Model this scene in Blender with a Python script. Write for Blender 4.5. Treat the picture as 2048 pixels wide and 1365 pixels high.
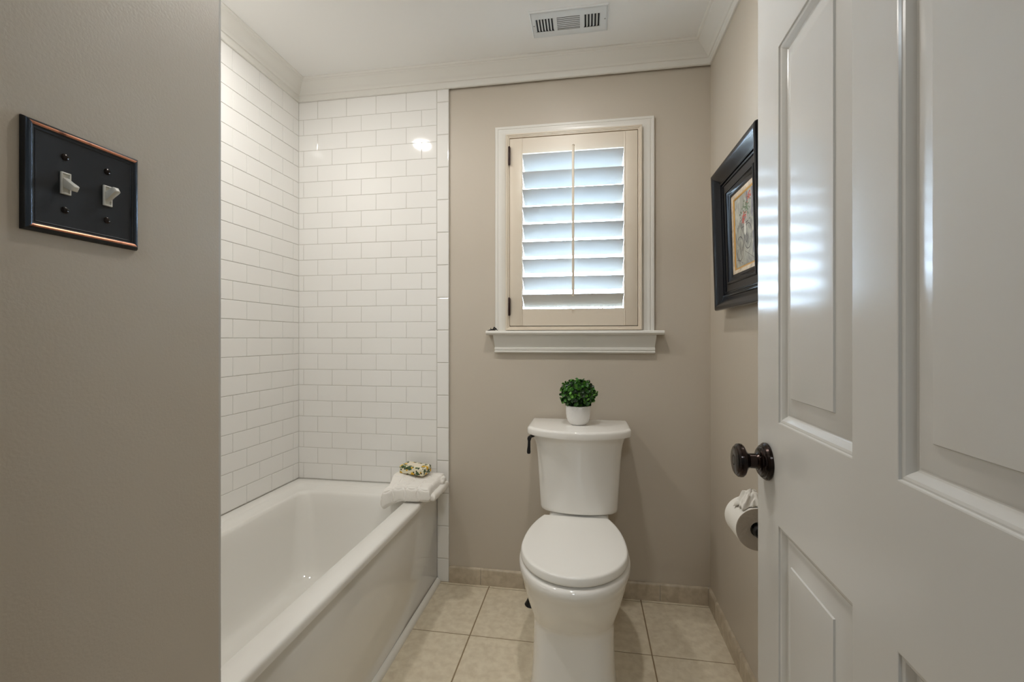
import bpy, bmesh, math, random
from mathutils import Vector, Matrix, noise
random.seed(7)
PI = math.pi
scene = bpy.context.scene
for o in list(bpy.data.objects): bpy.data.objects.remove(o)

# ------------------------------------------------------------------ camera
cam_d = bpy.data.cameras.new('camera')
cam = bpy.data.objects.new('camera', cam_d)
scene.collection.objects.link(cam)
cam.location = (0, 0, 1.154)
cam.rotation_euler = (math.radians(90), 0, math.radians(9.37))
cam_d.sensor_width = 36
cam_d.lens = 909 / 2048 * 36
cam_d.shift_y = -5.5 / 2048
cam_d.clip_start = 0.02
scene.camera = cam

# ------------------------------------------------------------------ world, exposure
w = bpy.data.worlds.new('world'); scene.world = w; w.use_nodes = True
bg = w.node_tree.nodes['Background']
bg.inputs[0].default_value = (0.60, 0.79, 1.0, 1)
bg.inputs[1].default_value = 42.0
scene.view_settings.view_transform = 'Standard'
scene.view_settings.look = 'None'
scene.view_settings.gamma = 1
scene.view_settings.use_curve_mapping = False
scene.view_settings.exposure = 0.0
scene.cycles.use_denoising = True
scene.cycles.max_bounces = 10
scene.cycles.diffuse_bounces = 6
scene.cycles.caustics_reflective = False
scene.cycles.caustics_refractive = False
scene.cycles.sample_clamp_indirect = 6

# lamp radiances (the lamps themselves are built further down)
L_MAIN, L_TUB, L_HALL = 300, 222, 52
C_MAIN, C_TUB, C_HALL = (1.0, .955, .90), (1.0, .97, .93), (.84, .93, 1.0)  # hall tint is bluish to stand in for daylight behind the camera

# room constants (metres)
D, R, L, H = 2.08, 0.527, -1.423, 2.412      # back wall, right wall, left tile face, ceiling
XP, YP = -0.592, 0.653                       # partition face and its end
YF = 0.20                                    # front wall
TF = 2.072                                   # tile face on the back wall

# ------------------------------------------------------------------ materials
def mat(name, col, rough=.5, metal=0, coat=0, spec=.5, emit=None, es=0, bump=None, sheen=0):
    m = bpy.data.materials.new(name); m.use_nodes = True
    nt = m.node_tree; b = nt.nodes['Principled BSDF']
    b.inputs['Base Color'].default_value = (*col, 1)
    b.inputs['Roughness'].default_value = rough
    b.inputs['Metallic'].default_value = metal
    b.inputs['Coat Weight'].default_value = coat
    b.inputs['Coat Roughness'].default_value = .06
    b.inputs['Specular IOR Level'].default_value = spec
    b.inputs['Sheen Weight'].default_value = sheen
    if emit:
        b.inputs['Emission Color'].default_value = (*emit, 1)
        b.inputs['Emission Strength'].default_value = es
    if bump:
        sc, st, dist = bump
        tc = nt.nodes.new('ShaderNodeTexCoord')
        n = nt.nodes.new('ShaderNodeTexNoise'); n.inputs['Scale'].default_value = sc; n.inputs['Detail'].default_value = 3
        bp = nt.nodes.new('ShaderNodeBump'); bp.inputs['Strength'].default_value = st; bp.inputs['Distance'].default_value = dist
        nt.links.new(tc.outputs['Object'], n.inputs['Vector'])
        nt.links.new(n.outputs['Fac'], bp.inputs['Height'])
        nt.links.new(bp.outputs['Normal'], b.inputs['Normal'])
    return m

def noise_color(m, c1, c2, scale, detail=4, stops=(.35, .65), dist=0):
    nt = m.node_tree; b = nt.nodes['Principled BSDF']
    tc = nt.nodes.new('ShaderNodeTexCoord')
    n = nt.nodes.new('ShaderNodeTexNoise'); n.inputs['Scale'].default_value = scale; n.inputs['Detail'].default_value = detail
    n.inputs['Distortion'].default_value = dist
    r = nt.nodes.new('ShaderNodeValToRGB')
    r.color_ramp.elements[0].position = stops[0]; r.color_ramp.elements[0].color = (*c1, 1)
    r.color_ramp.elements[1].position = stops[1]; r.color_ramp.elements[1].color = (*c2, 1)
    nt.links.new(tc.outputs['Object'], n.inputs['Vector'])
    nt.links.new(n.outputs['Fac'], r.inputs['Fac'])
    nt.links.new(r.outputs['Color'], b.inputs['Base Color'])
    return r

def island_color(m, cols):
    nt = m.node_tree; b = nt.nodes['Principled BSDF']
    g = nt.nodes.new('ShaderNodeNewGeometry'); r = nt.nodes.new('ShaderNodeValToRGB')
    r.color_ramp.interpolation = 'LINEAR'
    e = r.color_ramp.elements
    while len(e) < len(cols): e.new(.5)
    for i, c in enumerate(cols):
        e[i].position = i / (len(cols) - 1); e[i].color = (*c, 1)
    nt.links.new(g.outputs['Random Per Island'], r.inputs['Fac'])
    nt.links.new(r.outputs['Color'], b.inputs['Base Color'])

M = {}
M['paint'] = mat('taupe wall paint', (.55, .492, .412), .42, bump=(260, .12, .002))
M['hallpaint'] = mat('hall paint', (.62, .60, .56), .6)
M['ceil'] = mat('ceiling paint', (.86, .855, .835), .8)
M['trim'] = mat('white gloss trim paint', (.76, .745, .70), .28)
M['door'] = mat('white door enamel', (.64, .63, .60), .175, spec=.33, bump=(70, .06, .0010))
M['cream'] = mat('cream shutter paint', (.72, .64, .53), .38)
M['louver'] = mat('white louver paint', (.69, .69, .68), .4)
M['tile'] = mat('white glazed subway tile', (.83, .82, .795), .06, coat=.4)
M['grout'] = mat('pale grout', (.57, .55, .51), .8)
M['tub'] = mat('white tub acrylic', (.77, .755, .715), .07, coat=.4)
M['china'] = mat('white vitreous china', (.87, .855, .82), .07, coat=.5)
M['plastic'] = mat('white seat plastic', (.88, .87, .835), .2)
M['bronze'] = mat('dark oil rubbed bronze', (.035, .02, .014), .2, metal=.85, coat=.3)
noise_color(M['bronze'], (.004, .003, .003), (.026, .012, .008), 40)
M['iron'] = mat('matte black metal', (.010, .010, .012), .35, metal=.3)
M['hinge'] = mat('dark brown hinge metal', (.03, .012, .01), .4, metal=.4)
M['plate'] = mat('blue black bronze plate', (.012, .015, .019), .4, metal=.3)
M['copper'] = mat('rubbed copper edge', (.50, .20, .11), .35, metal=.6)
noise_color(M['copper'], (.10, .04, .03), (.60, .25, .14), 60, stops=(.25, .45))
M['steelblue'] = mat('polished dark edge', (.06, .08, .11), .25, metal=.7)
M['ivory'] = mat('ivory switch plastic', (.75, .74, .68), .35)
M['frame'] = mat('black lacquer frame', (.003, .004, .007), .2, spec=.3)
M['linerwood'] = mat('pale wood liner', (.55, .42, .27), .55)
noise_color(M['linerwood'], (.42, .31, .20), (.70, .58, .42), 45)
M['gold'] = mat('gold leaf slip', (.55, .28, .05), .4, metal=.5)
M['canvas'] = mat('painted canvas', (.42, .40, .33), .6)
noise_color(M['canvas'], (.20, .185, .15), (.46, .42, .32), 18, detail=10, dist=1.6)
M['stroke'] = mat('dark brown paint stroke', (.05, .03, .025), .6)
M['stroke2'] = mat('pale paint stroke', (.65, .62, .52), .6)
M['red'] = mat('red flower paint', (.48, .07, .035), .6)
M['green'] = mat('green leaf paint', (.10, .13, .05), .6)
M['violet'] = mat('violet shadow paint', (.10, .08, .16), .6)
M['brick'] = mat('brick pink paint', (.36, .27, .24), .6)
M['paper'] = mat('white tissue paper', (.80, .78, .73), .9)
M['rollend'] = mat('paper roll end', (.52, .47, .41), .95, bump=(120, .6, .003))
M['vent'] = mat('white vent enamel', (.72, .74, .74), .4)
M['dark'] = mat('painted vent shade', (.01, .011, .013), .8)
M['floor'] = mat('beige ceramic floor tile', (.5, .43, .34), .38, bump=(120, .25, .0015))
noise_color(M['floor'], (.64, .555, .415), (.76, .68, .53), 34, detail=12, stops=(.34, .66), dist=.3)
M['basetile'] = mat('beige baseboard tile', (.45, .38, .29), .35)
noise_color(M['basetile'], (.44, .37, .27), (.58, .50, .385), 30, detail=8, dist=.5)
M['fgrout'] = mat('brown floor grout', (.27, .20, .12), .9)
M['pot'] = mat('white textured ceramic pot', (.80, .79, .77), .35)
M['leaf'] = mat('boxwood leaves', (.1, .3, .05), .32)
island_color(M['leaf'], [(.004, .012, .004), (.01, .04, .008), (.03, .13, .012), (.05, .21, .015), (.012, .04, .012), (.12, .36, .03), (.04, .15, .02), (.006, .02, .01)])
M['towel'] = mat('white terry cloth', (.83, .80, .75), .95, bump=(520, .8, .0012), sheen=.3)
M['hall floor'] = mat('hall floor wood', (.22, .13, .07), .4)
M['lensM'] = mat('frosted lamp lens', (.9, .9, .9), .5, emit=C_MAIN, es=L_MAIN)
M['lensT'] = mat('frosted tub lamp lens', (.9, .9, .9), .5, emit=C_TUB, es=L_TUB)
M['lensH'] = mat('added hall fill lens', (.9, .9, .9), .5, emit=C_HALL, es=L_HALL)
M['bark'] = mat('dark bark', (.016, .015, .016), .9, spec=.1)
M['bounce_ground'] = mat('outdoor ground', (.72, .72, .68), .9)  # tone raised so the unseen ground bounces light up to the louvers

# pot: fine diamond relief
nt = M['pot'].node_tree
tc = nt.nodes.new('ShaderNodeTexCoord'); vo = nt.nodes.new('ShaderNodeTexVoronoi'); vo.inputs['Scale'].default_value = 190
vo.inputs['Randomness'].default_value = .1
bp = nt.nodes.new('ShaderNodeBump'); bp.inputs['Strength'].default_value = .7; bp.inputs['Distance'].default_value = .002
mpp = nt.nodes.new('ShaderNodeMapping'); mpp.inputs['Rotation'].default_value = (0, math.radians(45), 0)
nt.links.new(tc.outputs['Object'], mpp.inputs['Vector']); nt.links.new(mpp.outputs[0], vo.inputs['Vector']); nt.links.new(vo.outputs['Distance'], bp.inputs['Height'])
nt.links.new(bp.outputs['Normal'], nt.nodes['Principled BSDF'].inputs['Normal'])

# window glass: thin clear pane
g = bpy.data.materials.new('clear window glass'); g.use_nodes = True; nt = g.node_tree
for n in list(nt.nodes): nt.nodes.remove(n)
out = nt.nodes.new('ShaderNodeOutputMaterial'); tr = nt.nodes.new('ShaderNodeBsdfTransparent'); gl = nt.nodes.new('ShaderNodeBsdfGlossy')
gl.inputs['Roughness'].default_value = .02
mx = nt.nodes.new('ShaderNodeMixShader'); fr = nt.nodes.new('ShaderNodeFresnel'); fr.inputs['IOR'].default_value = 1.3
nt.links.new(fr.outputs[0], mx.inputs[0]); nt.links.new(tr.outputs[0], mx.inputs[1]); nt.links.new(gl.outputs[0], mx.inputs[2]); nt.links.new(mx.outputs[0], out.inputs[0])
M['glass'] = g

# ------------------------------------------------------------------ helpers
COL = scene.collection
def obj(name, bm, m, parent=None, smooth=True, angle=38, bevel=0, seg=2, kind=None):
    bmesh.ops.remove_doubles(bm, verts=bm.verts, dist=1e-6)
    bmesh.ops.recalc_face_normals(bm, faces=bm.faces)
    if bevel:
        bm.normal_update()
        es = [e for e in bm.edges if len(e.link_faces) == 2 and e.calc_face_angle(0) > math.radians(30)]
        bmesh.ops.bevel(bm, geom=es, offset=bevel, segments=seg, profile=.5, affect='EDGES', clamp_overlap=True)
    bm.normal_update()
    for f in bm.faces: f.smooth = smooth
    for e in bm.edges:
        if len(e.link_faces) == 2 and e.calc_face_angle(0) > math.radians(angle): e.smooth = False
    me = bpy.data.meshes.new(name); bm.to_mesh(me); bm.free()
    for x in (m if isinstance(m, (list, tuple)) else [m]): me.materials.append(x)
    o = bpy.data.objects.new(name, me); COL.objects.link(o)
    if parent: o.parent = parent; o.matrix_parent_inverse = Matrix.Translation(-parent.location) if parent.type == 'EMPTY' else Matrix()
    if kind: o['kind'] = kind
    return o
def thing(name, label, cat, loc=(0, 0, 0), group=None):
    o = bpy.data.objects.new(name, None); COL.objects.link(o); o.location = loc
    o.empty_display_size = .05
    o['label'] = label; o['category'] = cat
    if group: o['group'] = group
    return o
def tag(o, label, cat, group=None):
    o['label'] = label; o['category'] = cat
    if group: o['group'] = group
    return o
def struct(name, bm, m, parent=None, **k):
    return obj(name, bm, m, parent, kind=None if parent else 'structure', **k)
def NB(): return bmesh.new()
def box(bm, x0, x1, y0, y1, z0, z1, mi=0):
    v = [bm.verts.new(p) for p in ((x0,y0,z0),(x1,y0,z0),(x1,y1,z0),(x0,y1,z0),(x0,y0,z1),(x1,y0,z1),(x1,y1,z1),(x0,y1,z1))]
    for q in ((0,3,2,1),(4,5,6,7),(0,1,5,4),(1,2,6,5),(2,3,7,6),(3,0,4,7)):
        bm.faces.new([v[i] for i in q]).material_index = mi
    return v
def loft(bm, secs, cap0=True, cap1=True, closed=True, mi=0):
    rows = [[bm.verts.new(p) for p in s] for s in secs]
    n = len(rows[0])
    for a, b in zip(rows, rows[1:]):
        for i in range(n if closed else n - 1):
            j = (i + 1) % n
            try: bm.faces.new((a[i], a[j], b[j], b[i])).material_index = mi
            except ValueError: pass
    if cap0: bm.faces.new(rows[0][::-1]).material_index = mi
    if cap1: bm.faces.new(rows[-1]).material_index = mi
    return rows
def lathe(bm, prof, org, axis=(0, 0, 1), n=40, mi=0, cap=True):
    """prof: (radius, distance along axis)"""
    a = Vector(axis).normalized(); u = a.orthogonal().normalized(); v = a.cross(u); org = Vector(org)
    secs = [[org + a * h + (u * math.cos(2*PI*i/n) + v * math.sin(2*PI*i/n)) * max(r, 1e-4) for i in range(n)] for r, h in prof]
    loft(bm, secs, cap, cap, mi=mi)
def tube(bm, pts, rads, n=12, mi=0):
    pts = [Vector(p) for p in pts]
    if not isinstance(rads, (list, tuple)): rads = [rads] * len(pts)
    secs = []; up = None
    for i, p in enumerate(pts):
        d = (pts[min(i+1, len(pts)-1)] - pts[max(i-1, 0)]).normalized()
        u = d.orthogonal().normalized() if up is None else (up - d * up.dot(d)).normalized()
        up = u; v = d.cross(u)
        secs.append([p + (u * math.cos(2*PI*k/n) + v * math.sin(2*PI*k/n)) * rads[i] for k in range(n)])
    loft(bm, secs, mi=mi)
def sweep_rect(bm, prof, rect, place, mi=0, sides=(1,1,1,1)):
    """mitred frame. prof: list of (inset from the outer edge, height). rect=(a0,a1,b0,b1) outer; place(a,b,h)->point"""
    a0, a1, b0, b1 = rect
    loops = [[place(a0+i, b0+i, h), place(a1-i, b0+i, h), place(a1-i, b1-i, h), place(a0+i, b1-i, h)] for i, h in prof]
    vs = [[bm.verts.new(p) for p in l] for l in loops]
    for k in range(len(vs)):
        A, B = vs[k], vs[(k+1) % len(vs)]
        for s in range(4):
            if sides[s]: bm.faces.new((A[s], A[(s+1) % 4], B[(s+1) % 4], B[s])).material_index = mi
def extrude_prof(bm, prof, p0, p1, mi=0):
    """prof: closed list of functions of the two ends. prof points are (out, up) ; p0,p1: callables (out, up)->point"""
    loft(bm, [[p0(a, b) for a, b in prof], [p1(a, b) for a, b in prof]], mi=mi)

# ------------------------------------------------------------------ the room shell
# back wall with the window hole
WX0, WX1, WZ0, WZ1 = -.352, .222, 1.258, 2.075
bm = NB(); T = .13
box(bm, L-.02, WX0, D, D+T, 0, H+.05); box(bm, WX1, R+.1, D, D+T, 0, H+.05)
box(bm, WX0, WX1, D, D+T, 0, WZ0); box(bm, WX0, WX1, D, D+T, WZ1, H+.05)
wall_back = struct('wall_back', bm, M['paint'], smooth=False)
bm = NB(); box(bm, R, R+.1, YF-.1, D+T, 0, H+.05); wall_right = struct('wall_right', bm, M['paint'], smooth=False)
bm = NB(); box(bm, L-.11, L-.006, YP-.1, D+T, 0, H+.05); wall_left = struct('wall_left', bm, M['grout'], smooth=False)
bm = NB(); box(bm, L-.1, XP, YF-.1, YP, 0, H+.05); wall_part = struct('wall_partition', bm, M['paint'], smooth=False)
# front wall with doorway
bm = NB()
box(bm, XP-.02, -.50, YF-.1, YF, 0, H+.05); box(bm, .375, R, YF-.1, YF, 0, H+.05); box(bm, -.50, .375, YF-.1, YF, 2.05, H+.05)
struct('wall_front', bm, M['paint'], smooth=False)
bm = NB(); box(bm, L-.11, R+.1, YF-.1, D+T, H, H+.08); struct('ceiling', bm, M['ceil'], smooth=False)

# hall behind the camera
hy0 = -2.3
bm = NB(); box(bm, -1.45, -1.35, hy0, YF-.1, 0, H+.05); struct('wall_hall_left', bm, M['hallpaint'], smooth=False)
bm = NB(); box(bm, 1.25, 1.35, hy0, YF-.1, 0, H+.05); struct('wall_hall_right', bm, M['hallpaint'], smooth=False)
bm = NB(); box(bm, -1.45, 1.35, hy0-.1, hy0, 0, H+.05); struct('wall_hall_back', bm, M['hallpaint'], smooth=False)
bm = NB(); box(bm, -1.45, -.50, YF-.12, YF-.1, 0, H+.05); box(bm, .375, 1.35, YF-.12, YF-.1, 0, H+.05); box(bm, -.5, .375, YF-.12, YF-.1, 2.05, H+.05)
struct('wall_hall_front', bm, M['hallpaint'], smooth=False)
bm = NB(); box(bm, -1.45, 1.35, hy0-.1, YF-.1, H, H+.08); struct('ceiling_hall', bm, M['ceil'], smooth=False)
bm = NB(); box(bm, -1.45, 1.35, hy0-.1, YF-.1, -.06, 0); struct('floor_hall', bm, M['hall floor'], smooth=False)

# floor: real ceramic tiles over a grout bed
def tile_block(bm, c, ux, uy, un, w_, h_, th, bev, tilt=(0, 0), mi=0):
    c, ux, uy, un = Vector(c), Vector(ux), Vector(uy), Vector(un)
    rings = []
    for ins, dep in ((0, 0), (0, th - bev), (bev * .35, th - bev * .3), (bev, th)):
        r = []
        for sx, sy in ((-1, -1), (1, -1), (1, 1), (-1, 1)):
            a, b = sx * (w_ / 2 - ins), sy * (h_ / 2 - ins)
            r.append(c + ux * a + uy * b + un * (dep + (a * tilt[0] + b * tilt[1] if dep else 0)))
        rings.append(r)
    loft(bm, rings, cap0=False, mi=mi)
P, GX, GY = .3415, -.449, 1.716
bm = NB(); box(bm, L-.1, R+.1, YF-.1, D+T, -.06, -.0018, 1)
k0 = -4
for i in range(k0, 4):
    for j in range(-5, 3):
        x0, x1 = GX + P*i, GX + P*(i+1); y0, y1 = GY + P*j, GY + P*(j+1)
        x0, x1, y0, y1 = max(x0, -.72), min(x1, R), max(y0, YF-.1), min(y1, D)
        if x1 - x0 < .015 or y1 - y0 < .015: continue
        g_ = .0045
        tile_block(bm, ((x0+x1)/2, (y0+y1)/2, -.006), (1,0,0), (0,1,0), (0,0,1), x1-x0-g_, y1-y0-g_, .006, .0016)
struct('floor', bm, [M['floor'], M['fgrout']], smooth=False)

# tiled surround: running bond of bevelled tiles
RH, TW, Z0 = .0778, .1545, 1.1545
bm = NB(); box(bm, L-.004, -.644, TF-.0012, D+.002, .02, 2.35, 1)
def run(bm, lo, hi, off, zlo, zhi, place_c, ux, un):
    for r in range(-15, 15):
        za, zb = Z0 + RH*r, (Z0 + RH*(r+1) if r < 14 else zhi)
        za, zb = max(za, zlo), min(zb, zhi)
        if zb - za < .006: continue
        o_ = off + (TW/2 if r % 2 == 0 else 0)
        k = math.floor((lo - o_) / TW) - 1
        while o_ + TW*k < hi:
            a, b = max(o_ + TW*k, lo), min(o_ + TW*(k+1), hi); k += 1
            if b - a < .006: continue
            tile_block(bm, place_c((a+b)/2, (za+zb)/2), ux, (0,0,1), un, b-a-.0019, zb-za-.0019, .0035, .0014,
                       (random.gauss(0, .002), random.gauss(0, .003)))
run(bm, L, -.704, -.779, .455, 2.345, lambda a, z: (a, TF+.0015, z), (1,0,0), (0,-1,0))
for k in range(-8, 9):                      # narrow upright border tiles
    za, zb = 1.192 + .1545*k, 1.192 + .1545*(k+1)
    za, zb = max(za, .0), min(zb, 2.345)
    if zb - za < .01: continue
    tile_block(bm, (-.6735, TF+.0015, (za+zb)/2), (1,0,0), (0,0,1), (0,-1,0), .057, zb-za-.0022, .0045, .003, (random.gauss(0,.001), random.gauss(0,.001)))
struct('tile_surround', bm, [M['tile'], M['grout']], wall_back, smooth=False)
bm = NB(); box(bm, L-.006, L-.0022, YP, TF, .3, 2.35, 1)
run(bm, YP, TF, 1.7187, .455, 2.345, lambda a, z: (L-.0035, a, z), (0,1,0), (1,0,0))
struct('tile_surround', bm, [M['tile'], M['grout']], wall_left, smooth=False)
bm = NB(); box(bm, L, XP, YP, YP+.004, .3, 2.35, 1)
run(bm, L, XP, -.8, .455, 2.345, lambda a, z: (a, YP+.003, z), (1,0,0), (0,1,0))
struct('tile_surround', bm, [M['tile'], M['grout']], wall_part, smooth=False)

# crown moulding (out from wall, down from ceiling)
CP = [(0, .002), (.078, .002), (.078, -.004), (.074, -.009), (.067, -.011), (.065, -.014), (.060, -.016), (.048, -.024), (.037, -.034), (.028, -.044),
      (.021, -.0475), (.019, -.050), (.0165, -.0535), (.012, -.0545), (.0105, -.057), (.0105, -.078), (.007, -.081), (0, -.081)]
def crown(name, a, b, na, nb, n):
    """run from point a to b with wall normal n, mitre signs na/nb along the run"""
    a, b, n = Vector(a), Vector(b), Vector(n); d = (b - a).normalized(); bm = NB()
    extrude_prof(bm, CP, lambda o, u: a + n*o + d*(o*na) + Vector((0,0,H+u)), lambda o, u: b + n*o - d*(o*nb) + Vector((0,0,H+u)))
    struct(name, bm, M['trim'], angle=30)
crown('trim_1', (L, TF-.003, 0), (R, TF-.003, 0), 1, 1, (0,-1,0))
crown('trim_2', (R, YF, 0), (R, TF-.003, 0), 0, 1, (-1,0,0))
crown('trim_3', (L, YP, 0), (L, TF-.003, 0), 0, 1, (1,0,0))

# baseboards of beige bullnose tile
def base_prof(t, h): return [(0,0), (t,0), (t,h-.010), (t*.85,h-.004), (t*.5,h), (0,h)]
bm = NB()
for xa, xb in ((-.644, -.49), (-.49, -.288), (-.288, .014), (.014, .316), (.316, R-.011)):
    extrude_prof(bm, base_prof(.011, .0765), lambda o, u: Vector((xa+.001, D-o, u)), lambda o, u: Vector((xb-.001, D-o, u)))
box(bm, -.644, R, D-.007, D+.001, 0, .074, 1)
struct('baseboard_back', bm, [M['basetile'], M['grout']], angle=30)
bm = NB()
ys = [YF, .46, .762, 1.064, 1.366, 1.668, 1.97, D]
for ya, yb in zip(ys, ys[1:]):
    extrude_prof(bm, base_prof(.011, .0765), lambda o, u: Vector((R-o, ya+.001, u)), lambda o, u: Vector((R-o, yb-.001, u)))
box(bm, R-.007, R+.001, YF, D, 0, .074, 1)
struct('baseboard_right', bm, [M['basetile'], M['grout']], angle=30)

# ------------------------------------------------------------------ window, casing, sill
win = bpy.data.objects.new('window_1', None); COL.objects.link(win); win['kind'] = 'structure'; win.location = (-.065, D, 1.2)
CASP = [(0,-.001), (0,.014), (.003,.018), (.012,.0185), (.0135,.016), (.017,.016), (.019,.0185), (.026,.0195), (.036,.018), (.048,.012), (.058,.009), (.066,.009), (.066,-.001)]
bm = NB()
cz0 = 1.187
def cas_pt(i, h, s):  # three-sided casing standing on the sill
    xl, xr, zt = -.420+i, .292-i, 2.131-i
    return [Vector((xl, D-h, cz0)), Vector((xl, D-h, zt)), Vector((xr, D-h, zt)), Vector((xr, D-h, cz0))]
loft(bm, [[cas_pt(i, h, 0)[k] for i, h in CASP] for k in range(4)])
obj('window_casing', bm, M['trim'], win, angle=25)
bm = NB()   # stool with rounded nose
sp = [(0,1.169),(.046,1.169),(.052,1.172),(.056,1.1775),(.055,1.184),(.051,1.188),(-.12,1.188),(-.12,1.169)]
loft(bm, [[Vector((x, D-a, z)) for a, z in sp] for x in (-.456, .328)])
obj('window_sill', bm, M['trim'], win, angle=30)
bm = NB()   # apron, a cove with beads
ap = [(-.001,1.1695),(.036,1.1695),(.0355,1.163),(.031,1.150),(.0245,1.136),(.019,1.122),(.0165,1.113),(.021,1.111),(.021,1.102),(.017,1.1),(.017,1.0985),(.020,1.097),(.0215,1.0925),(.019,1.088),(.014,1.0865),(-.001,1.0865)]
loft(bm, [[Vector(((-.4215-.25*(a-.02), .2935+.25*(a-.02))[s], D-a, z)) for a, z in ap] for s in (0, 1)])
obj('window_apron', bm, M['trim'], win, angle=30)
bm = NB()   # jamb liner
for x0, x1 in ((WX0-.012, WX0+.001), (WX1-.001, WX1+.012)): box(bm, x0, x1, D+.001, D+T+.02, WZ0, WZ1)
box(bm, WX0, WX1, D+.001, D+T+.02, WZ1-.001, WZ1+.01); box(bm, WX0, WX1, D+.02, D+T+.04, WZ0-.012, WZ0+.004)  # sill board set high to bounce daylight under the lowest louver
obj('window_jamb', bm, M['trim'], win, smooth=False)
bm = NB()
yS = D+.118
for a in ((WX0, WX0+.035, WZ0, WZ1), (WX1-.035, WX1, WZ0, WZ1), (WX0, WX1, WZ0, WZ0+.022), (WX0, WX1, WZ1-.035, WZ1)):
    box(bm, a[0], a[1], yS-.012, yS+.012, a[2], a[3])
obj('window_frame', bm, M['trim'], win, smooth=False)
bm = NB(); box(bm, WX0+.03, WX1-.03, yS-.002, yS+.002, WZ0+.04, WZ1-.03); obj('glass_pane', bm, M['glass'], win, smooth=False)

# plantation shutter
sh = thing('plantation_shutter', 'cream plantation shutter with tilted white louvers filling the window', 'shutter', (-.065, 2.06, 1.19))
FRP = [(0,0), (0,.034), (.002,.036), (.006,.036), (.007,.033), (.011,.033), (.012,.030), (.0165,.030), (.0175,.026), (.0175,0)]
bm = NB(); sweep_rect(bm, FRP, (-.3675, .2375, 1.1905, 2.088), lambda a, b, h: Vector((a, 2.083-h, b)))
obj('shutter_frame', bm, M['cream'], sh, angle=30)
px0, px1, pz0, pz1 = -.3485, .2185, 1.2105, 2.0665
yA, yB = 2.052, 2.079
SX0, SX1 = -.2895, .1595
lz0, lz1 = 1.2875, 1.9965
for x0, x1 in ((px0, SX0), (SX1, px1)):
    bm = NB(); box(bm, x0, x1, yA, yB, pz0, pz1)
    # beaded inner arris
    xe = SX0 if x0 == px0 else SX1; s = 1 if x0 == px0 else -1
    o_ = obj('stile', bm, M['cream'], sh, bevel=.0012)
    bm = NB(); tube(bm, [(xe - s*.005, yA+.0005, pz0+.002), (xe - s*.005, yA+.0005, pz1-.002)], .0022, 8)
    obj('bead', bm, M['cream'], o_)
for z0, z1, zn, up in ((pz0, lz0, lz0, 1), (lz1, pz1, lz1, -1)):
    # rail with the half round notch that the tilt rod closes into
    bm = NB(); cx = -.0605; r = .0065; n = 10
    pts = [(SX0, z0), (SX1, z0), (SX1, z1), (SX0, z1)]
    box(bm, SX0, cx-r, yA+.001, yB, z0, z1); box(bm, cx+r, SX1, yA+.001, yB, z0, z1); box(bm, cx-r, cx+r, yA+.009, yB, z0, z1)
    # filler below/above the notch with an arc end
    d_ = .016 if up > 0 else .022
    arc = [Vector((cx - r*math.cos(PI*k/n), 0, (zn - up*d_) - up*r*math.sin(PI*k/n))) for k in range(n+1)]
    far = z0 if up > 0 else z1
    prof = arc + [Vector((cx+r, 0, far)), Vector((cx-r, 0, far))]
    loft(bm, [[Vector((p.x, y, p.z)) for p in prof] for y in (yA+.001, yA+.009)])
    obj('rail', bm, M['cream'], sh, smooth=False)
al = math.radians(36)
def louver(zc):
    bm = NB(); secs = []
    n = 24; hw, ht = .0445, .0052
    pr = []
    for k in range(n):
        t = 2*PI*k/n
        a = hw * math.copysign(abs(math.cos(t))**.9, math.cos(t)); b = ht * math.copysign(abs(math.sin(t))**.75, math.sin(t))
        pr.append((a, b))
    # a>0 towards the room and up
    for x in (SX0+.0015, SX1-.0015):
        secs.append([Vector((x, 2.066 - (a*math.cos(al) - b*math.sin(al)*-1), zc + a*math.sin(al) + b*math.cos(al))) for a, b in pr])
    loft(bm, secs); return bm
for k in range(9):
    obj('louver', louver(1.9565 - .0790*k), M['louver'], sh)
bm = NB(); box(bm, -.0660, -.0550, 2.013, 2.0215, 1.338, 2.004); rod = obj('tilt_rod', bm, M['cream'], sh, bevel=.0025, seg=3)
for z in (2.0, 1.31):
    pass
for za, zb in ((1.945, 2.030), (1.257, 1.340)):
    bm = NB(); tube(bm, [(-.3505, 2.044, za), (-.3505, 2.044, za+.002), (-.3505, 2.044, zb-.002), (-.3505, 2.044, zb)], [.003, .0045, .0045, .003], 12)
    for q in range(1, 4): box(bm, -.3555, -.3455, 2.0465, 2.0515, za+.004, zb-.004)
    obj('hinge', bm, M['hinge'], sh)

# small dark metal latch lying on the sill
bm = NB()
tube(bm, [(-.452, 2.045, 1.1895), (-.443, 2.046, 1.191), (-.434, 2.047, 1.193), (-.424, 2.047, 1.194), (-.414, 2.046, 1.193)], [.0008, .0022, .003, .004, .003], 8)
tube(bm, [(-.436, 2.046, 1.192), (-.4355, 2.040, 1.2015)], [.002, .0012], 6)
tube(bm, [(-.426, 2.046, 1.193), (-.420, 2.044, 1.2035), (-.412, 2.042, 1.1975), (-.404, 2.042, 1.1898)], [.0022, .0042, .003, .0012], 8)
tag(obj('window_latch', bm, M['iron']), 'small loose black metal latch lying on the left end of the window sill', 'latch')

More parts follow.
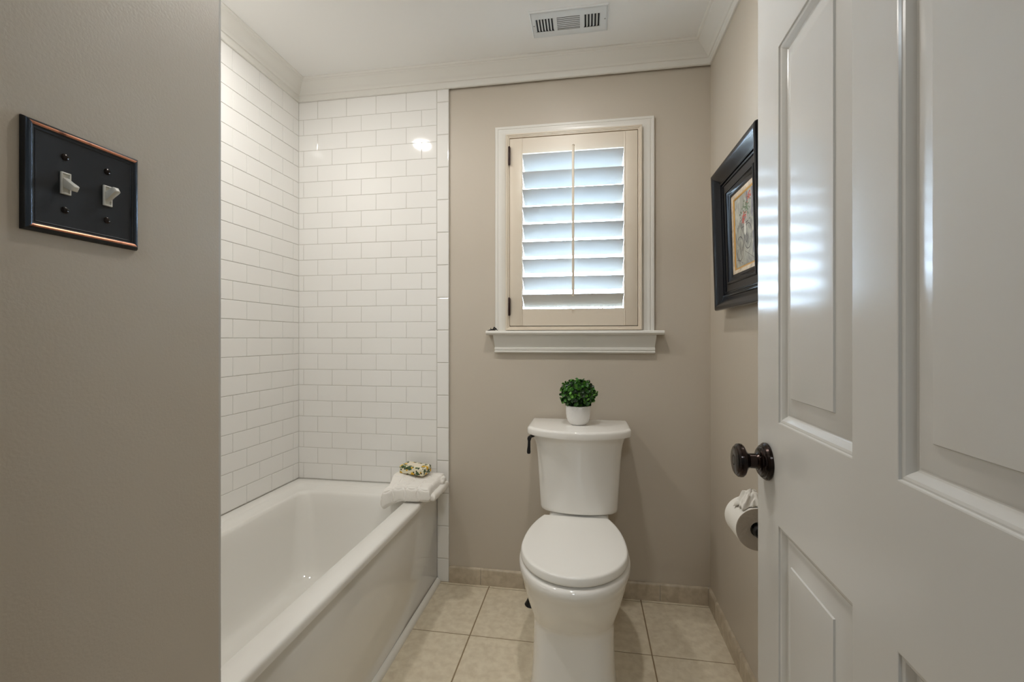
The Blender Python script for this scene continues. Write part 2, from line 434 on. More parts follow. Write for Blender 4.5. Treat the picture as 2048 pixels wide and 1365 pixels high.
# ------------------------------------------------------------------ bathtub
tubo = thing('bathtub', 'white alcove bathtub with a flat glossy apron along the tiled wall', 'bathtub', (-1.05, 1.36, 0))
def rrect(x0, x1, y0, y1, r, z, n=8):
    pts = []
    for cx, cy, a0 in ((x1-r, y1-r, 0), (x0+r, y1-r, PI/2), (x0+r, y0+r, PI), (x1-r, y0+r, 1.5*PI)):
        for k in range(n+1):
            a = a0 + PI/2*k/n
            pts.append(Vector((cx + r*math.cos(a), cy + r*math.sin(a), z)))
    return pts
X0, X1, Y0, Y1 = L+.001, -.690, YP+.008, TF-.006
ix0, ix1, iy0, iy1 = -1.300, -.775, .76, 1.922
bm = NB()
secs = [rrect(X0+.004, X1-.02, Y0+.004, Y1-.004, .012, .40), rrect(X0, X1-.012, Y0, Y1, .012, .43), rrect(X0, X1, Y0, Y1, .008, .434), rrect(X0, X1, Y0, Y1, .008, .448), rrect(X0+.003, X1-.003, Y0+.003, Y1-.003, .009, .4545),
        rrect(X0+.01, X1-.010, Y0+.01, Y1-.01, .012, .457),
        rrect(ix0-.062, ix1+.010, iy0-.02, iy1+.075, .03, .457), rrect(ix0-.058, ix1+.008, iy0-.018, iy1+.071, .03, .4555), rrect(ix0-.054, ix1+.007, iy0-.016, iy1+.067, .03, .4515),
        rrect(ix0-.010, ix1+.006, iy0-.01, iy1+.010, .04, .4495), rrect(ix0-.002, ix1+.001, iy0-.003, iy1+.002, .045, .445), rrect(ix0+.004, ix1-.004, iy0+.004, iy1-.005, .05, .434),
        rrect(ix0+.012, ix1-.010, iy0+.03, iy1-.016, .06, .38), rrect(ix0+.030, ix1-.025, iy0+.08, iy1-.045, .08, .26),
        rrect(ix0+.048, ix1-.040, iy0+.14, iy1-.075, .09, .15), rrect(ix0+.060, ix1-.052, iy0+.17, iy1-.095, .09, .115),
        rrect(ix0+.080, ix1-.072, iy0+.20, iy1-.120, .09, .097), rrect(ix0+.115, ix1-.105, iy0+.24, iy1-.160, .08, .091)]
loft(bm, secs, cap0=False)
obj('basin', bm, M['tub'], tubo, angle=50)
bm = NB()   # apron: flat panel recessed behind a border
def apl(y, z, x): return Vector((x, y, z))
box(bm, -.745, -.7005, Y0, Y1, 0.0, .432)
obj('apron', bm, M['tub'], tubo, bevel=.003)
bm = NB(); lathe(bm, [(.001, 0), (.024, 0), (.026, .001), (.025, .004), (.012, .005), (.001, .005)], (-1.04, 1.56, .0905), n=28)
obj('drain', bm, mat('chrome drain', (.6, .6, .6), .15, metal=1), tubo)
for x, y, z in ((-1.10, 1.872, .32), (-1.262, 1.50, .25)):
    d = Vector((0, -1, .25)) if y > 1.8 else Vector((1, 0, .15))
    # low round jet covers moulded into the walls
    pass
# white quarter round along the foot of the tub
bm = NB()
qp = [(0,0), (.016,0)] + [(.016*math.cos(a), .003+.019*math.sin(a)) for a in [PI/2*k/8 for k in range(9)]]
extrude_prof(bm, [(.0, 0), (.018, 0)] + [(.018*math.cos(PI/2*k/8), .004+.018*math.sin(PI/2*k/8)) for k in range(0, 9)],
             lambda o, u: Vector((-.7003+o, Y0, u)), lambda o, u: Vector((-.7003+o, TF-.008, u)))
struct('trim_4', bm, M['trim'], angle=40)

# ------------------------------------------------------------------ toilet
TX = -.034; BX = -.045
toi = thing('toilet', 'white two-piece toilet with closed lid under the window', 'toilet', (TX, 1.7, 0))
def egg(z, hw, yf, yb, ym, n, npt=72, nb=None):
    pts = []
    for k in range(npt):
        t = 2*PI*k/npt
        c, s = math.cos(t), math.sin(t)
        e = 2/n if s < 0 else 2/(nb or n)
        x = hw * math.copysign(abs(c)**e, c)
        ly = (ym - yf) if s < 0 else (yb - ym)
        pts.append(Vector((BX + x, ym + ly*math.copysign(abs(s)**e, s), z)))
    return pts
bm = NB()
S = [(0, .1440, 1.412, 1.93, 4.2), (.012, .1425, 1.415, 1.93, 4.2), (.03, .1400, 1.422, 1.93, 4.1), (.10, .1370, 1.440, 1.93, 3.9), (.16, .1365, 1.455, 1.93, 3.6), (.195, .1370, 1.462, 1.93, 3.4), (.208, .1385, 1.461, 1.93, 3.2),
     (.220, .1430, 1.450, 1.93, 2.9), (.24, .1515, 1.434, 1.93, 2.6), (.27, .1625, 1.414, 1.93, 2.4), (.30, .1720, 1.398, 1.935, 2.25), (.33, .1805, 1.384, 1.94, 2.15), (.345, .1850, 1.377, 1.94, 2.1), (.358, .1900, 1.368, 1.94, 2.06), (.372, .1930, 1.3635, 1.94, 2.04),
     (.386, .1925, 1.365, 1.94, 2.02), (.394, .1885, 1.370, 1.936, 2.0), (.3965, .180, 1.380, 1.93, 2.0)]
loft(bm, [egg(z, hw, yf, yb, 1.63, n, nb=max(n, 2.6)) for z, hw, yf, yb, n in S])
obj('bowl', bm, M['china'], toi, angle=50)
bm = NB(); box(bm, TX-.122, TX+.122, 1.865, 2.035, .30, .434); obj('tank_deck', bm, M['china'], toi, bevel=.02, seg=4)
def seat_outline(z, g, hw=.1835, yf=1.379, yb=1.866):
    ym = 1.605; Lb = .366; pts = []
    n = 40
    for k in range(n+1):       # front half, from +x round the front to -x
        t = -PI*k/n
        pts.append(Vector((BX + (hw-g)*math.cos(t), ym + (ym-yf-g)*math.sin(t), z)))
    m = 14
    for k in range(1, m+1):
        y = ym + (yb-g-ym)*k/m; pts.append(Vector((BX - (hw-g)*math.sqrt(max(0, 1-((y-ym)/Lb)**2)), y, z)))
    for k in range(m, 0, -1):
        y = ym + (yb-g-ym)*k/m; pts.append(Vector((BX + (hw-g)*math.sqrt(max(0, 1-((y-ym)/Lb)**2)), y, z)))
    return pts
bm = NB(); loft(bm, [seat_outline(.3965, .016), seat_outline(.398, .012), seat_outline(.401, .011), seat_outline(.4025, .014)])
obj('seat_ring', bm, M['plastic'], toi, angle=50)
bm = NB(); loft(bm, [seat_outline(.4035, .006), seat_outline(.4045, -.0005), seat_outline(.4065, -.0022), seat_outline(.4105, -.002), seat_outline(.425, .0005), seat_outline(.4285, .002), seat_outline(.4305, .005), seat_outline(.4315, .009), seat_outline(.432, .016)])
obj('seat_lid', bm, M['plastic'], toi, angle=60)
for sx in (-.075, .075):
    bm = NB(); tube(bm, [(TX+sx-.02, 1.858, .418), (TX+sx+.02, 1.858, .418)], .010, 14); obj('seat_hinge', bm, M['plastic'], toi)
def tank_outline(z, hw, yc, ysd, yb, rc=.022, rb=.012):
    pts = []; n = 22
    # front bow from left to right with rounded corners, then back
    for k in range(n+1):
        u = -1 + 2*k/n
        x = u*(hw-rc*.35); y = yc + (ysd-yc)*abs(u)**2.2
        if abs(u) > .93: y += rc*.35*((abs(u)-.93)/.07)**1.5
        pts.append(Vector((TX+x, y, z)))
    pts.append(Vector((TX+hw-.001, ysd+rc*.9, z))); pts.append(Vector((TX+hw, ysd+rc*1.5, z)))
    for k in range(5):
        a = PI/2*k/4; pts.append(Vector((TX+hw-rb+rb*math.cos(a), yb-rb+rb*math.sin(a), z)))
    for k in range(5):
        a = PI/2+PI/2*k/4; pts.append(Vector((TX-hw+rb+rb*math.cos(a), yb-rb+rb*math.sin(a), z)))
    pts.append(Vector((TX-hw, ysd+rc*1.5, z))); pts.append(Vector((TX-hw+.001, ysd+rc*.9, z)))
    return pts
bm = NB()
TS = [(.437, .145, 1.868, 1.900), (.4385, .152, 1.858, 1.892), (.444, .157, 1.850, 1.886), (.456, .1585, 1.846, 1.883), (.52, .162, 1.836, 1.880), (.60, .1665, 1.822, 1.876), (.66, .1700, 1.811, 1.873),
      (.70, .1735, 1.803, 1.871), (.725, .1775, 1.797, 1.868), (.745, .1840, 1.790, 1.863), (.757, .1895, 1.783, 1.858), (.762, .191, 1.782, 1.857)]
loft(bm, [tank_outline(z, hw, yc, ys_, 2.056) for z, hw, yc, ys_ in TS])
obj('tank', bm, M['china'], toi, angle=50)
bm = NB()
LS = [(.7615, .006), (.7625, .001), (.766, 0), (.783, 0), (.788, .0015), (.7915, .005), (.793, .010)]
loft(bm, [tank_outline(z, .2085-g, 1.757+g, 1.838+g, 2.060-g) for z, g in LS])
obj('tank_lid', bm, M['china'], toi, angle=50)
bm = NB()
lathe(bm, [(.001, 0), (.013, 0), (.012, .005), (.008, .008), (.006, .012), (.001, .012)], (TX-.172, 1.905, .745), (-1, 0, 0), n=20)
tube(bm, [(TX-.182, 1.905, .745), (TX-.194, 1.885, .7465), (TX-.198, 1.84, .748)], [.008, .007, .0075], 12)
tube(bm, [(TX-.198, 1.838, .754), (TX-.198, 1.838, .745), (TX-.1985, 1.838, .735), (TX-.199, 1.838, .715), (TX-.200, 1.838, .698), (TX-.200, 1.838, .690), (TX-.200, 1.838, .684)], [.005, .0085, .0056, .006, .0075, .0082, .006], 12)
obj('flush_lever', bm, M['iron'], toi)

# supply stop behind the bowl
sv = thing('supply_valve', 'black conical water supply fitting on the floor behind the toilet bowl', 'valve', (-.236, 1.957, 0))
bm = NB(); lathe(bm, [(.001, 0), (.030, 0), (.031, .002), (.026, .010), (.016, .030), (.008, .050), (.007, .053), (.001, .053)], (-.236, 1.957, 0), n=28)
obj('escutcheon', bm, M['iron'], sv)
bm = NB(); tube(bm, [(-.234, 1.957, .056), (-.226, 1.960, .09), (-.200, 1.965, .16), (-.155, 1.97, .30), (-.13, 1.97, .445)], .0045, 10)
obj('supply_tube', bm, M['iron'], toi)

# ------------------------------------------------------------------ potted plant
pp = (-.0365, 1.925, .7935)
pl = thing('potted_plant', 'round green boxwood ball in a white ceramic pot on the toilet tank', 'plant', pp)
bm = NB(); lathe(bm, [(.001, 0), (.028, 0), (.031, .001), (.037, .006), (.043, .014), (.0475, .026), (.0502, .042), (.051, .060), (.0508, .077), (.050, .0795), (.0485, .0795), (.0475, .076), (.046, .068), (.001, .066)], pp, n=56)
obj('pot', bm, M['pot'], pl, angle=60)
bm = NB()
def leaf(bm, c, nrm, tip, ln, wd):
    nrm = nrm.normalized(); tip = (tip - nrm*tip.dot(nrm)).normalized(); sd = nrm.cross(tip)
    def P_(a, b, h): return bm.verts.new(c + tip*(a*ln) + sd*(b*wd) + nrm*(h*wd))
    sp_ = [(-.5, 0), (-.22, .24), (.08, .46), (.30, .48), (.44, .30), (.5, 0)]
    mid = [P_(a, 0, -.12 + .25*a*a) for a, b in sp_]
    lf = [P_(a, b, .16) for a, b in sp_[1:5]]; rt = [P_(a, -b, .16) for a, b in sp_[1:5]]
    for s_ in (lf, rt):
        bm.faces.new((mid[0], mid[1], s_[0])); bm.faces.new((mid[1], mid[2], s_[1], s_[0])); bm.faces.new((mid[2], mid[3], s_[2], s_[1])); bm.faces.new((mid[3], mid[4], s_[3], s_[2])); bm.faces.new((mid[4], mid[5], s_[3]))
fc = Vector((pp[0], pp[1], pp[2] + .128))
rnd = random.Random(3)
N_ = 175
for i in range(N_):
    zz = 1 - 2*(i+.5)/N_; ph = i*2.39996
    rr = math.sqrt(1-zz*zz)
    d = Vector((rr*math.cos(ph), rr*math.sin(ph), zz))
    if d.z < -.86: continue
    sc_ = Vector((.067, .067, .054)) * rnd.uniform(.9, 1.06)
    c0 = fc + Vector((d.x*sc_.x, d.y*sc_.y, d.z*sc_.z))
    for q in range(4):
        a = q*PI/2 + rnd.random()*1.2
        u = d.orthogonal().normalized(); v = d.cross(u)
        side = u*math.cos(a) + v*math.sin(a)
        tip = (d*rnd.uniform(.5, 1.2) + side*.9).normalized()
        nr = (d*.9 - side*.6 + Vector((rnd.uniform(-.4, .4), rnd.uniform(-.4, .4), rnd.uniform(-.4, .4)))).normalized()
        leaf(bm, c0 + side*.0075 + d*(rnd.uniform(-.010, .008)), nr, tip, rnd.uniform(.015, .020), rnd.uniform(.0115, .015))
obj('foliage', bm, M['leaf'], pl, angle=80)
bm = NB(); bmesh.ops.create_icosphere(bm, subdivisions=3, radius=1, matrix=Matrix.Translation(fc) @ Matrix.Diagonal((.058, .058, .046, 1)))
obj('shade_core', bm, mat('painted inner shade', (.006, .014, .005), .8), pl)  # near-black core puts the shade between the leaves into its colour
bm = NB(); tube(bm, [(pp[0], pp[1], pp[2]+.06), (pp[0], pp[1], pp[2]+.10)], .006, 10); obj('stem', bm, M['bark'], pl)

# ------------------------------------------------------------------ towel and soap
tw = thing('folded_towel', 'white folded terry towel with raised circle pattern draped over the tub corner', 'towel', (-.76, 1.92, .457))
def ring_pat(u, v):
    g_ = .056; r0 = .037; best = 1
    for ox, oy in ((0, 0),):
        a = (u-ox)/g_; b = (v-oy)/g_
        for da in (0, 1):
            for db in (0, 1):
                cx, cy = (math.floor(a)+da)*g_+ox, (math.floor(b)+db)*g_+oy
                d_ = abs(math.hypot(u-cx, v-cy) - r0*.92)
                best = min(best, d_)
    return .0022*min(1, (best/.0030)**2) - .0022
def towel_layer(bm, x0, x1, y0, y1, zb, th, seed, nu=150, nv=300, pat=True):
    rows = []
    wy = (y1-y0)/2; cy = (y0+y1)/2
    # cross-section sampled evenly along its length, s = distance round the fold
    fine = []
    for q in range(4000):
        t = 2*PI*q/4000; c, s_ = math.cos(t), math.sin(t)
        fine.append((wy*math.copysign(abs(c)**.2, c), th/2*math.copysign(abs(s_)**.5, s_)))
    acc = [0]
    for q in range(1, 4001): acc.append(acc[-1] + math.hypot(fine[q % 4000][0]-fine[q-1][0], fine[q % 4000][1]-fine[q-1][1]))
    sec = []; q = 0
    for j in range(nv):
        sv_ = acc[-1]*j/nv
        while acc[q+1] < sv_: q += 1
        f_ = (sv_-acc[q])/max(1e-9, acc[q+1]-acc[q]); p0, p1 = fine[q % 4000], fine[(q+1) % 4000]
        sec.append((p0[0]+(p1[0]-p0[0])*f_, p0[1]+(p1[1]-p0[1])*f_, sv_))
    for i in range(nu+1):
        u = i/nu; x = x0 + (x1-x0)*u
        e = min(u, 1-u)*(x1-x0); k = min(1, e/.014); ef = math.sqrt(max(0, 1-(1-k)**2))*.75+.25
        lf_ = max(0, min(1, (-.775-x)/.08)) if pat else 0
        row = []
        for j in range(nv):
            a, b, sv_ = sec[j]
            p0, p1 = sec[j-1], sec[(j+1) % nv]
            nrm = Vector((0, p1[1]-p0[1], -(p1[0]-p0[0])))
            nrm = nrm.normalized() if nrm.length > 1e-9 else Vector((0, 0, 1))
            y = cy + a*(1-.02*(1-ef)); z = zb(x, y) + th/2 + b*ef*(1+.35*lf_)
            nz = noise.noise(Vector((x*11+seed, y*9, z*7)))*.005 + noise.noise(Vector((x*30+seed, y*26, z*26)))*.0012
            dpl = nz + (ring_pat(x*1.0, sv_) if pat else 0)
            row.append(Vector((x + noise.noise(Vector((y*15, z*20, seed)))*.004, y, z)) + nrm*dpl)
        rows.append(row)
    loft(bm, rows)
def sagged(x, y, base=.459):
    z = base
    if x < -.772: z -= min(.035, ((-.772 - x)/.09)**1.3*.032) * max(0, min(1, (1.935-y)/.05))
    if x > -.688: z -= ((x+.688)/.06)**1.5*.004
    return z
bm = NB()
towel_layer(bm, -.868, -.648, 1.815, 2.048, lambda x, y: sagged(x, y, .4615), .066, 3.1)
obj('top_fold', bm, M['towel'], tw, angle=80)
bm = NB()
towel_layer(bm, -.700, -.626, 1.825, 2.02, lambda x, y: .465, .034, 8.7, nu=50, nv=120, pat=False)
obj('lower_fold', bm, M['towel'], tw, angle=80)
bm = NB()
bmesh.ops.create_icosphere(bm, subdivisions=4, radius=1, matrix=Matrix.Translation((-.641, 1.972, .512)) @ Matrix.Diagonal((.011, .018, .022, 1)))
for v in bm.verts: v.co += (v.co - Vector((-.641, 1.972, .512)))*noise.noise(v.co*70)*.35
obj('towel_corner', bm, M['towel'], tw, angle=80)

# wrapped soap: lemon print paper
so = thing('wrapped_soap', 'soap bar wrapped in lemon and leaf print paper on the white towel', 'soap', (-.776, 1.985, .521))
sm = mat('lemon print paper', (.80, .74, .55), .42)
nt = sm.node_tree; pb = nt.nodes['Principled BSDF']
tc = nt.nodes.new('ShaderNodeTexCoord')
def voro(scale, feat, seedv):
    mp = nt.nodes.new('ShaderNodeMapping'); mp.inputs['Location'].default_value = seedv
    nt.links.new(tc.outputs['Object'], mp.inputs['Vector'])
    v_ = nt.nodes.new('ShaderNodeTexVoronoi'); v_.feature = feat; v_.inputs['Scale'].default_value = scale
    nt.links.new(mp.outputs[0], v_.inputs['Vector']); return v_
def ramp(inp, e0, e1, c0, c1):
    r_ = nt.nodes.new('ShaderNodeValToRGB'); r_.color_ramp.interpolation = 'LINEAR'
    r_.color_ramp.elements[0].position = e0; r_.color_ramp.elements[0].color = (*c0, 1)
    r_.color_ramp.elements[1].position = e1; r_.color_ramp.elements[1].color = (*c1, 1)
    nt.links.new(inp, r_.inputs[0]); return r_
def mixc(f, a, b):
    m_ = nt.nodes.new('ShaderNodeMix'); m_.data_type = 'RGBA'
    nt.links.new(f, m_.inputs[0]); 
    if isinstance(a, tuple): m_.inputs[6].default_value = (*a, 1)
    else: nt.links.new(a, m_.inputs[6])
    if isinstance(b, tuple): m_.inputs[7].default_value = (*b, 1)
    else: nt.links.new(b, m_.inputs[7])
    return m_.outputs[2]
v1 = voro(40, 'F1', (.1, .2, .3)); v2 = voro(52, 'F1', (1.1, .7, .2)); v3 = voro(70, 'F1', (3.1, 2.7, .9))
lem = ramp(v1.outputs['Distance'], .37, .41, (1, 1, 1), (0, 0, 0))
lf1 = ramp(v2.outputs['Distance'], .41, .45, (1, 1, 1), (0, 0, 0))
lf2 = ramp(v3.outputs['Distance'], .27, .31, (1, 1, 1), (0, 0, 0))
c = mixc(lf1.outputs[0], (.78, .73, .55), (.05, .10, .03))
c = mixc(lem.outputs[0], c, (.75, .43, .01))
c = mixc(lf2.outputs[0], c, (.02, .035, .02))
nt.links.new(c, pb.inputs['Base Color'])
bm = NB(); box(bm, -.064, .064, -.037, .037, 0, .036)
o_ = obj('wrapper', bm, sm, None, bevel=.007, seg=4)
o_.parent = so
bm = NB(); box(bm, -.040, .036, -.017, .020, .0355, .0366); o2 = obj('paper_label', bm, mat('cream paper band', (.80, .72, .58), .5), None, bevel=.0003); o2.parent = so
so.rotation_euler = (math.radians(3), math.radians(1.5), math.radians(-13))
so.location.z = .538

# ------------------------------------------------------------------ switch plate
sw = thing('switch_plate', 'dark bronze double light switch plate with copper edges on the left wall', 'switch', (XP, .4517, 1.3305))
def on_part(a, b, h): return Vector((XP+h, a, b))       # a along y, b up
bm = NB()
PP = [(0, -.001), (0, .002), (.0015, .0055), (.004, .0075), (.0055, .0078), (.0070, .0072), (.0085, .0055), (.0095, .0052), (.0105, .0056), (.0115, .0045), (.013, .0042)]
y0, y1, z0, z1 = .389, .5144, 1.2702, 1.3912
loops = [[(y0+i, z0+i, h), (y1-i, z0+i, h), (y1-i, z1-i, h), (y0+i, z1-i, h)] for i, h in PP]
vs = [[bm.verts.new(on_part(*p)) for p in l] for l in loops]
for k in range(len(vs)-1):
    for s in range(4):
        f = bm.faces.new((vs[k][s], vs[k][(s+1) % 4], vs[k+1][(s+1) % 4], vs[k+1][s]))
        top = s in (0, 2)
        f.material_index = 1 if (top and 3 <= k <= 4) else (2 if (not top and 2 <= k <= 4) else 0)
bm.faces.new(vs[-1])
obj('plate', bm, [M['plate'], M['copper'], M['steelblue']], sw, angle=30)
for yc, sgn in ((.4287, -1), (.4747, 1)):
    bm = NB(); sweep_rect(bm, [(0, .004), (0, .0062), (.0008, .0066), (.0018, .0066), (.0018, .004)], (yc-.0052, yc+.0052, 1.3305-.0125, 1.3305+.0125), on_part)
    box(bm, XP+.003, XP+.0045, yc-.0045, yc+.0045, 1.3305-.0118, 1.3305+.0118)
    # the throw
    a = Vector((XP+.003, yc, 1.3305 - sgn*.002)); d = Vector((.0165, 0, sgn*.0095)).normalized(); up = Vector((0, 1, 0)).cross(d)
    secs = []
    for t, hy, hz in ((0, .0033, .0052), (.008, .0032, .0042), (.0155, .0036, .0036), (.018, .0034, .0032), (.019, .0022, .0022)):
        c_ = a + d*t
        secs.append([c_ + Vector((0, sy*hy, 0)) + up*(sz*hz) for sy, sz in ((-1,-1), (1,-1), (1,1), (-1,1))])
    loft(bm, secs)
    obj('toggle', bm, M['ivory'], sw, bevel=.0004)
    for dz in (-.0302, .0302):
        bm = NB(); lathe(bm, [(.0001, 0), (.0038, 0), (.0040, .0006), (.0032, .0014), (.0001, .0018)], (XP+.004, yc, 1.3305+dz), (1, 0, 0), n=20)
        box(bm, XP+.0055, XP+.0060, yc-.003, yc+.003, 1.3305+dz-.0004, 1.3305+dz+.0004)
        obj('screw', bm, M['bronze'], sw)

# ------------------------------------------------------------------ ceiling vent
vx0, vx1, vy0, vy1 = -.2215, .0815, 1.737, 1.887
ve = thing('ceiling_vent', 'white rectangular metal air register on the ceiling', 'vent', (-.07, 1.812, H))
bm = NB()
def ceil_pt(a, b, h): return Vector((a, b, H-h))
W_, D_ = vx1-vx0, vy1-vy0
groups = [(vx0+.062*W_, vx0+.300*W_), (vx0+.345*W_, vx0+.640*W_), (vx0+.690*W_, vx0+.900*W_)]
hy0_, hy1_ = vy0+.27*D_, vy0+.76*D_
zf = H-.007
# face plate as strips around three openings, rolled edge
sweep_rect(bm, [(0, -.0005), (0, .004), (.003, .007), (.006, .007), (.006, -.0005)], (vx0, vx1, vy0, vy1), ceil_pt)
xs = [vx0+.005] + [v for g_ in groups for v in g_] + [vx1-.005]
for i in range(0, len(xs), 2): box(bm, xs[i], xs[i+1], hy0_, hy1_, zf, zf+.001)
box(bm, vx0+.005, vx1-.005, vy0+.005, hy0_, zf, zf+.001); box(bm, vx0+.005, vx1-.005, hy1_, vy1-.005, zf, zf+.001)
obj('face_plate', bm, M['vent'], ve, angle=30)
bm = NB(); box(bm, vx0+.004, vx1-.004, vy0+.004, vy1-.004, H-.0012, H-.0004); obj('shade_sheet', bm, M['dark'], ve)  # thin black sheet paints the shade behind the slats
def slat(bm, c, along, hl, wid, ang_dir):
    c, along, ad = Vector(c), Vector(along), Vector(ang_dir).normalized(); n_ = along.cross(ad)
    t_ = .0004
    v = []
    for s in (-1, 1):
        for a_, b_ in ((-1, -1), (1, -1), (1, 1), (-1, 1)):
            v.append(c + along*(s*hl) + ad*(a_*wid) + n_*(b_*t_))
    loft(bm, [v[:4], v[4:]])
g0, g1 = groups[0]
for k in range(7):
    bm = NB(); slat(bm, (g0 + (g1-g0)*k/6, (hy0_+hy1_)/2, H-.0042), (0, 1, 0), (hy1_-hy0_)/2, .0036, (.9, 0, -.55)); obj('slat', bm, M['vent'], ve, smooth=False)
g0, g1 = groups[2]
for k in range(6):
    bm = NB(); slat(bm, (g0 + (g1-g0)*k/5, (hy0_+hy1_)/2, H-.0042), (0, 1, 0), (hy1_-hy0_)/2, .0036, (-.9, 0, -.55)); obj('slat', bm, M['vent'], ve, smooth=False)
g0, g1 = groups[1]
for k in range(8):
    bm = NB(); slat(bm, ((g0+g1)/2, hy0_ + (hy1_-hy0_)*k/7, H-.0042), (1, 0, 0), (g1-g0)/2, .0024, (0, .9, -.5)); obj('slat', bm, M['vent'], ve, smooth=False)
for x in (vx0+.04*W_, vx1-.04*W_):
    bm = NB(); lathe(bm, [(.0001, 0), (.0032, 0), (.0028, .0012), (.0001, .0016)], (x, (vy0+vy1)/2, zf), (0, 0, -1), n=16); obj('screw', bm, mat('zinc screw', (.35, .36, .36), .4, metal=.6), ve)

# ------------------------------------------------------------------ framed picture on the right wall (leans out at the top)
pic = bpy.data.objects.new('framed_picture', None); COL.objects.link(pic)
tag(pic, 'black deep-moulded picture frame with small bicycle painting on the right wall', 'picture')
pic.location = (R-.001, 1.6125, 1.259)
pw, ph_ = .463, .516
def fpt(a, b, h): return Vector((-h, a, b))             # local: a along +y from -pw/2, b up, h towards the room
FP = [(.016, 0), (.016, .012), (.006, .014), (.002, .024), (0, .036), (.002, .0425), (.006, .045), (.012, .0445), (.020, .041), (.030, .034), (.040, .026), (.046, .0235), (.0475, .0265), (.051, .0275), (.0545, .025),
      (.0555, .0195), (.058, .0195), (.059, .0225), (.062, .0230), (.0645, .0215), (.0655, .0185), (.069, .018), (.089, .016), (.090, .0195), (.093, .0215), (.0965, .0215), (.098, .0185), (.101, .0175), (.106, .0125), (.113, .010),
      (.120, .0095), (.121, .0075), (.121, 0)]
def add_pic(name, bm, m, parent=None, **k):
    o_ = obj(name, bm, m, None, **k); o_.parent = parent or pic; return o_
bm = NB(); sweep_rect(bm, FP, (-pw/2, pw/2, 0, ph_), fpt); add_pic('frame', bm, M['frame'], angle=28)
bm = NB(); sweep_rect(bm, [(.119, .002), (.119, .0085), (.121, .009), (.134, .0065), (.134, .002)], (-pw/2, pw/2, 0, ph_), fpt); liner = add_pic('liner', bm, M['linerwood'], angle=28)
bm = NB(); sweep_rect(bm, [(.1335, .002), (.1335, .0068), (.137, .0066), (.140, .0045), (.140, .002)], (-pw/2, pw/2, 0, ph_), fpt); add_pic('gold_slip', bm, M['gold'], angle=28)
ax0, ax1, az0, az1 = -pw/2+.138, pw/2-.138, .138, ph_-.138
PBM = NB(); box(PBM, -.0042, -.002, ax0, ax1, az0, az1)
aw, ah = ax1-ax0, az1-az0
# painted marks: (u,v) in the painting, seen from the room u grows to the viewer's right, i.e. towards -y
def A(u, v, h=.0044): return Vector((-h, ax1 - u*aw, az0 + v*ah))
def stroke(pts, wd, bm, h=.0045):
    pts = [A(u, v, h) for u, v in pts]
    for p, q in zip(pts, pts[1:]):
        d = (q-p).normalized(); s_ = Vector((1, 0, 0)).cross(d)*wd*.5
        vv = [bm.verts.new(x) for x in (p-s_-d*wd*.2, q-s_+d*wd*.2, q+s_+d*wd*.2, p+s_-d*wd*.2)]
        bm.faces.new(vv)
def circ(cx, cy, rx, ry, n=26): return [(cx+rx*math.cos(2*PI*k/n), cy+ry*math.sin(2*PI*k/n)) for k in range(n+1)]
def blob(bm, cx, cy, rx, ry, h=.0047):
    bm.faces.new([bm.verts.new(A(cx+rx*math.cos(2*PI*k/9)*random.uniform(.8, 1.2), cy+ry*math.sin(2*PI*k/9)*random.uniform(.8, 1.2), h)) for k in range(9)])
npf = [len(PBM.faces)]
def paint_done(mi):
    PBM.faces.ensure_lookup_table()
    for f in PBM.faces[npf[0]:]: f.material_index = mi
    npf[0] = len(PBM.faces)
bm = PBM
for cx, cy in ((.26, .26), (.68, .38)):
    stroke(circ(cx, cy, .19, .17), .0026, bm)
    for k in range(10):
        a = PI*k/10; stroke([(cx+.17*math.cos(a), cy+.155*math.sin(a)), (cx-.17*math.cos(a), cy-.155*math.sin(a))], .0004, bm)
stroke([(.26, .26), (.36, .56), (.42, .64)], .002, bm); stroke([(.36, .54), (.60, .30), (.70, .36)], .002, bm); stroke([(.60, .30), (.62, .56)], .0018, bm)
stroke([(.36, .54), (.62, .54)], .002, bm); stroke([(.56, .57), (.70, .58)], .0035, bm); stroke([(.30, .64), (.44, .66), (.50, .70)], .0016, bm); stroke([(.05, .12), (.2, .10), (.40, .04)], .0012, bm); stroke([(.5, .2), (.95, .05)], .0012, bm)
paint_done(1)
for k in range(5): stroke([(.08+.05*k, .98), (.10+.05*k, .55+.03*k)], .0028, bm, .0043)
stroke([(.2, .3), (.3, .05)], .002, bm); blob(bm, .55, .50, .06, .1, .0046)
paint_done(2)
for k in range(26): blob(bm, random.gauss(.50, .07), random.gauss(.665, .03), .020, .012, .0047+k*.00002)
for k in range(20): blob(bm, random.gauss(.78, .05), random.gauss(.90, .03), .020, .012, .0047+k*.00002)

paint_done(3)
for k in range(40): blob(bm, random.gauss(.62, .13), random.gauss(.76, .06), .024, .013, .00455+k*.000002)
paint_done(4)
stroke([(.66, .98), (.66, .80)], .006, bm, .00432); stroke([(.93, .98), (.90, .6)], .006, bm, .00432); stroke([(.93, .4), (.93, .12)], .004, bm, .00432)
paint_done(5)
add_pic('painting', PBM, [M['canvas'], M['stroke'], M['stroke2'], M['red'], M['green'], M['violet']], smooth=False)
pic.rotation_euler = (0, math.radians(-1.6), 0)

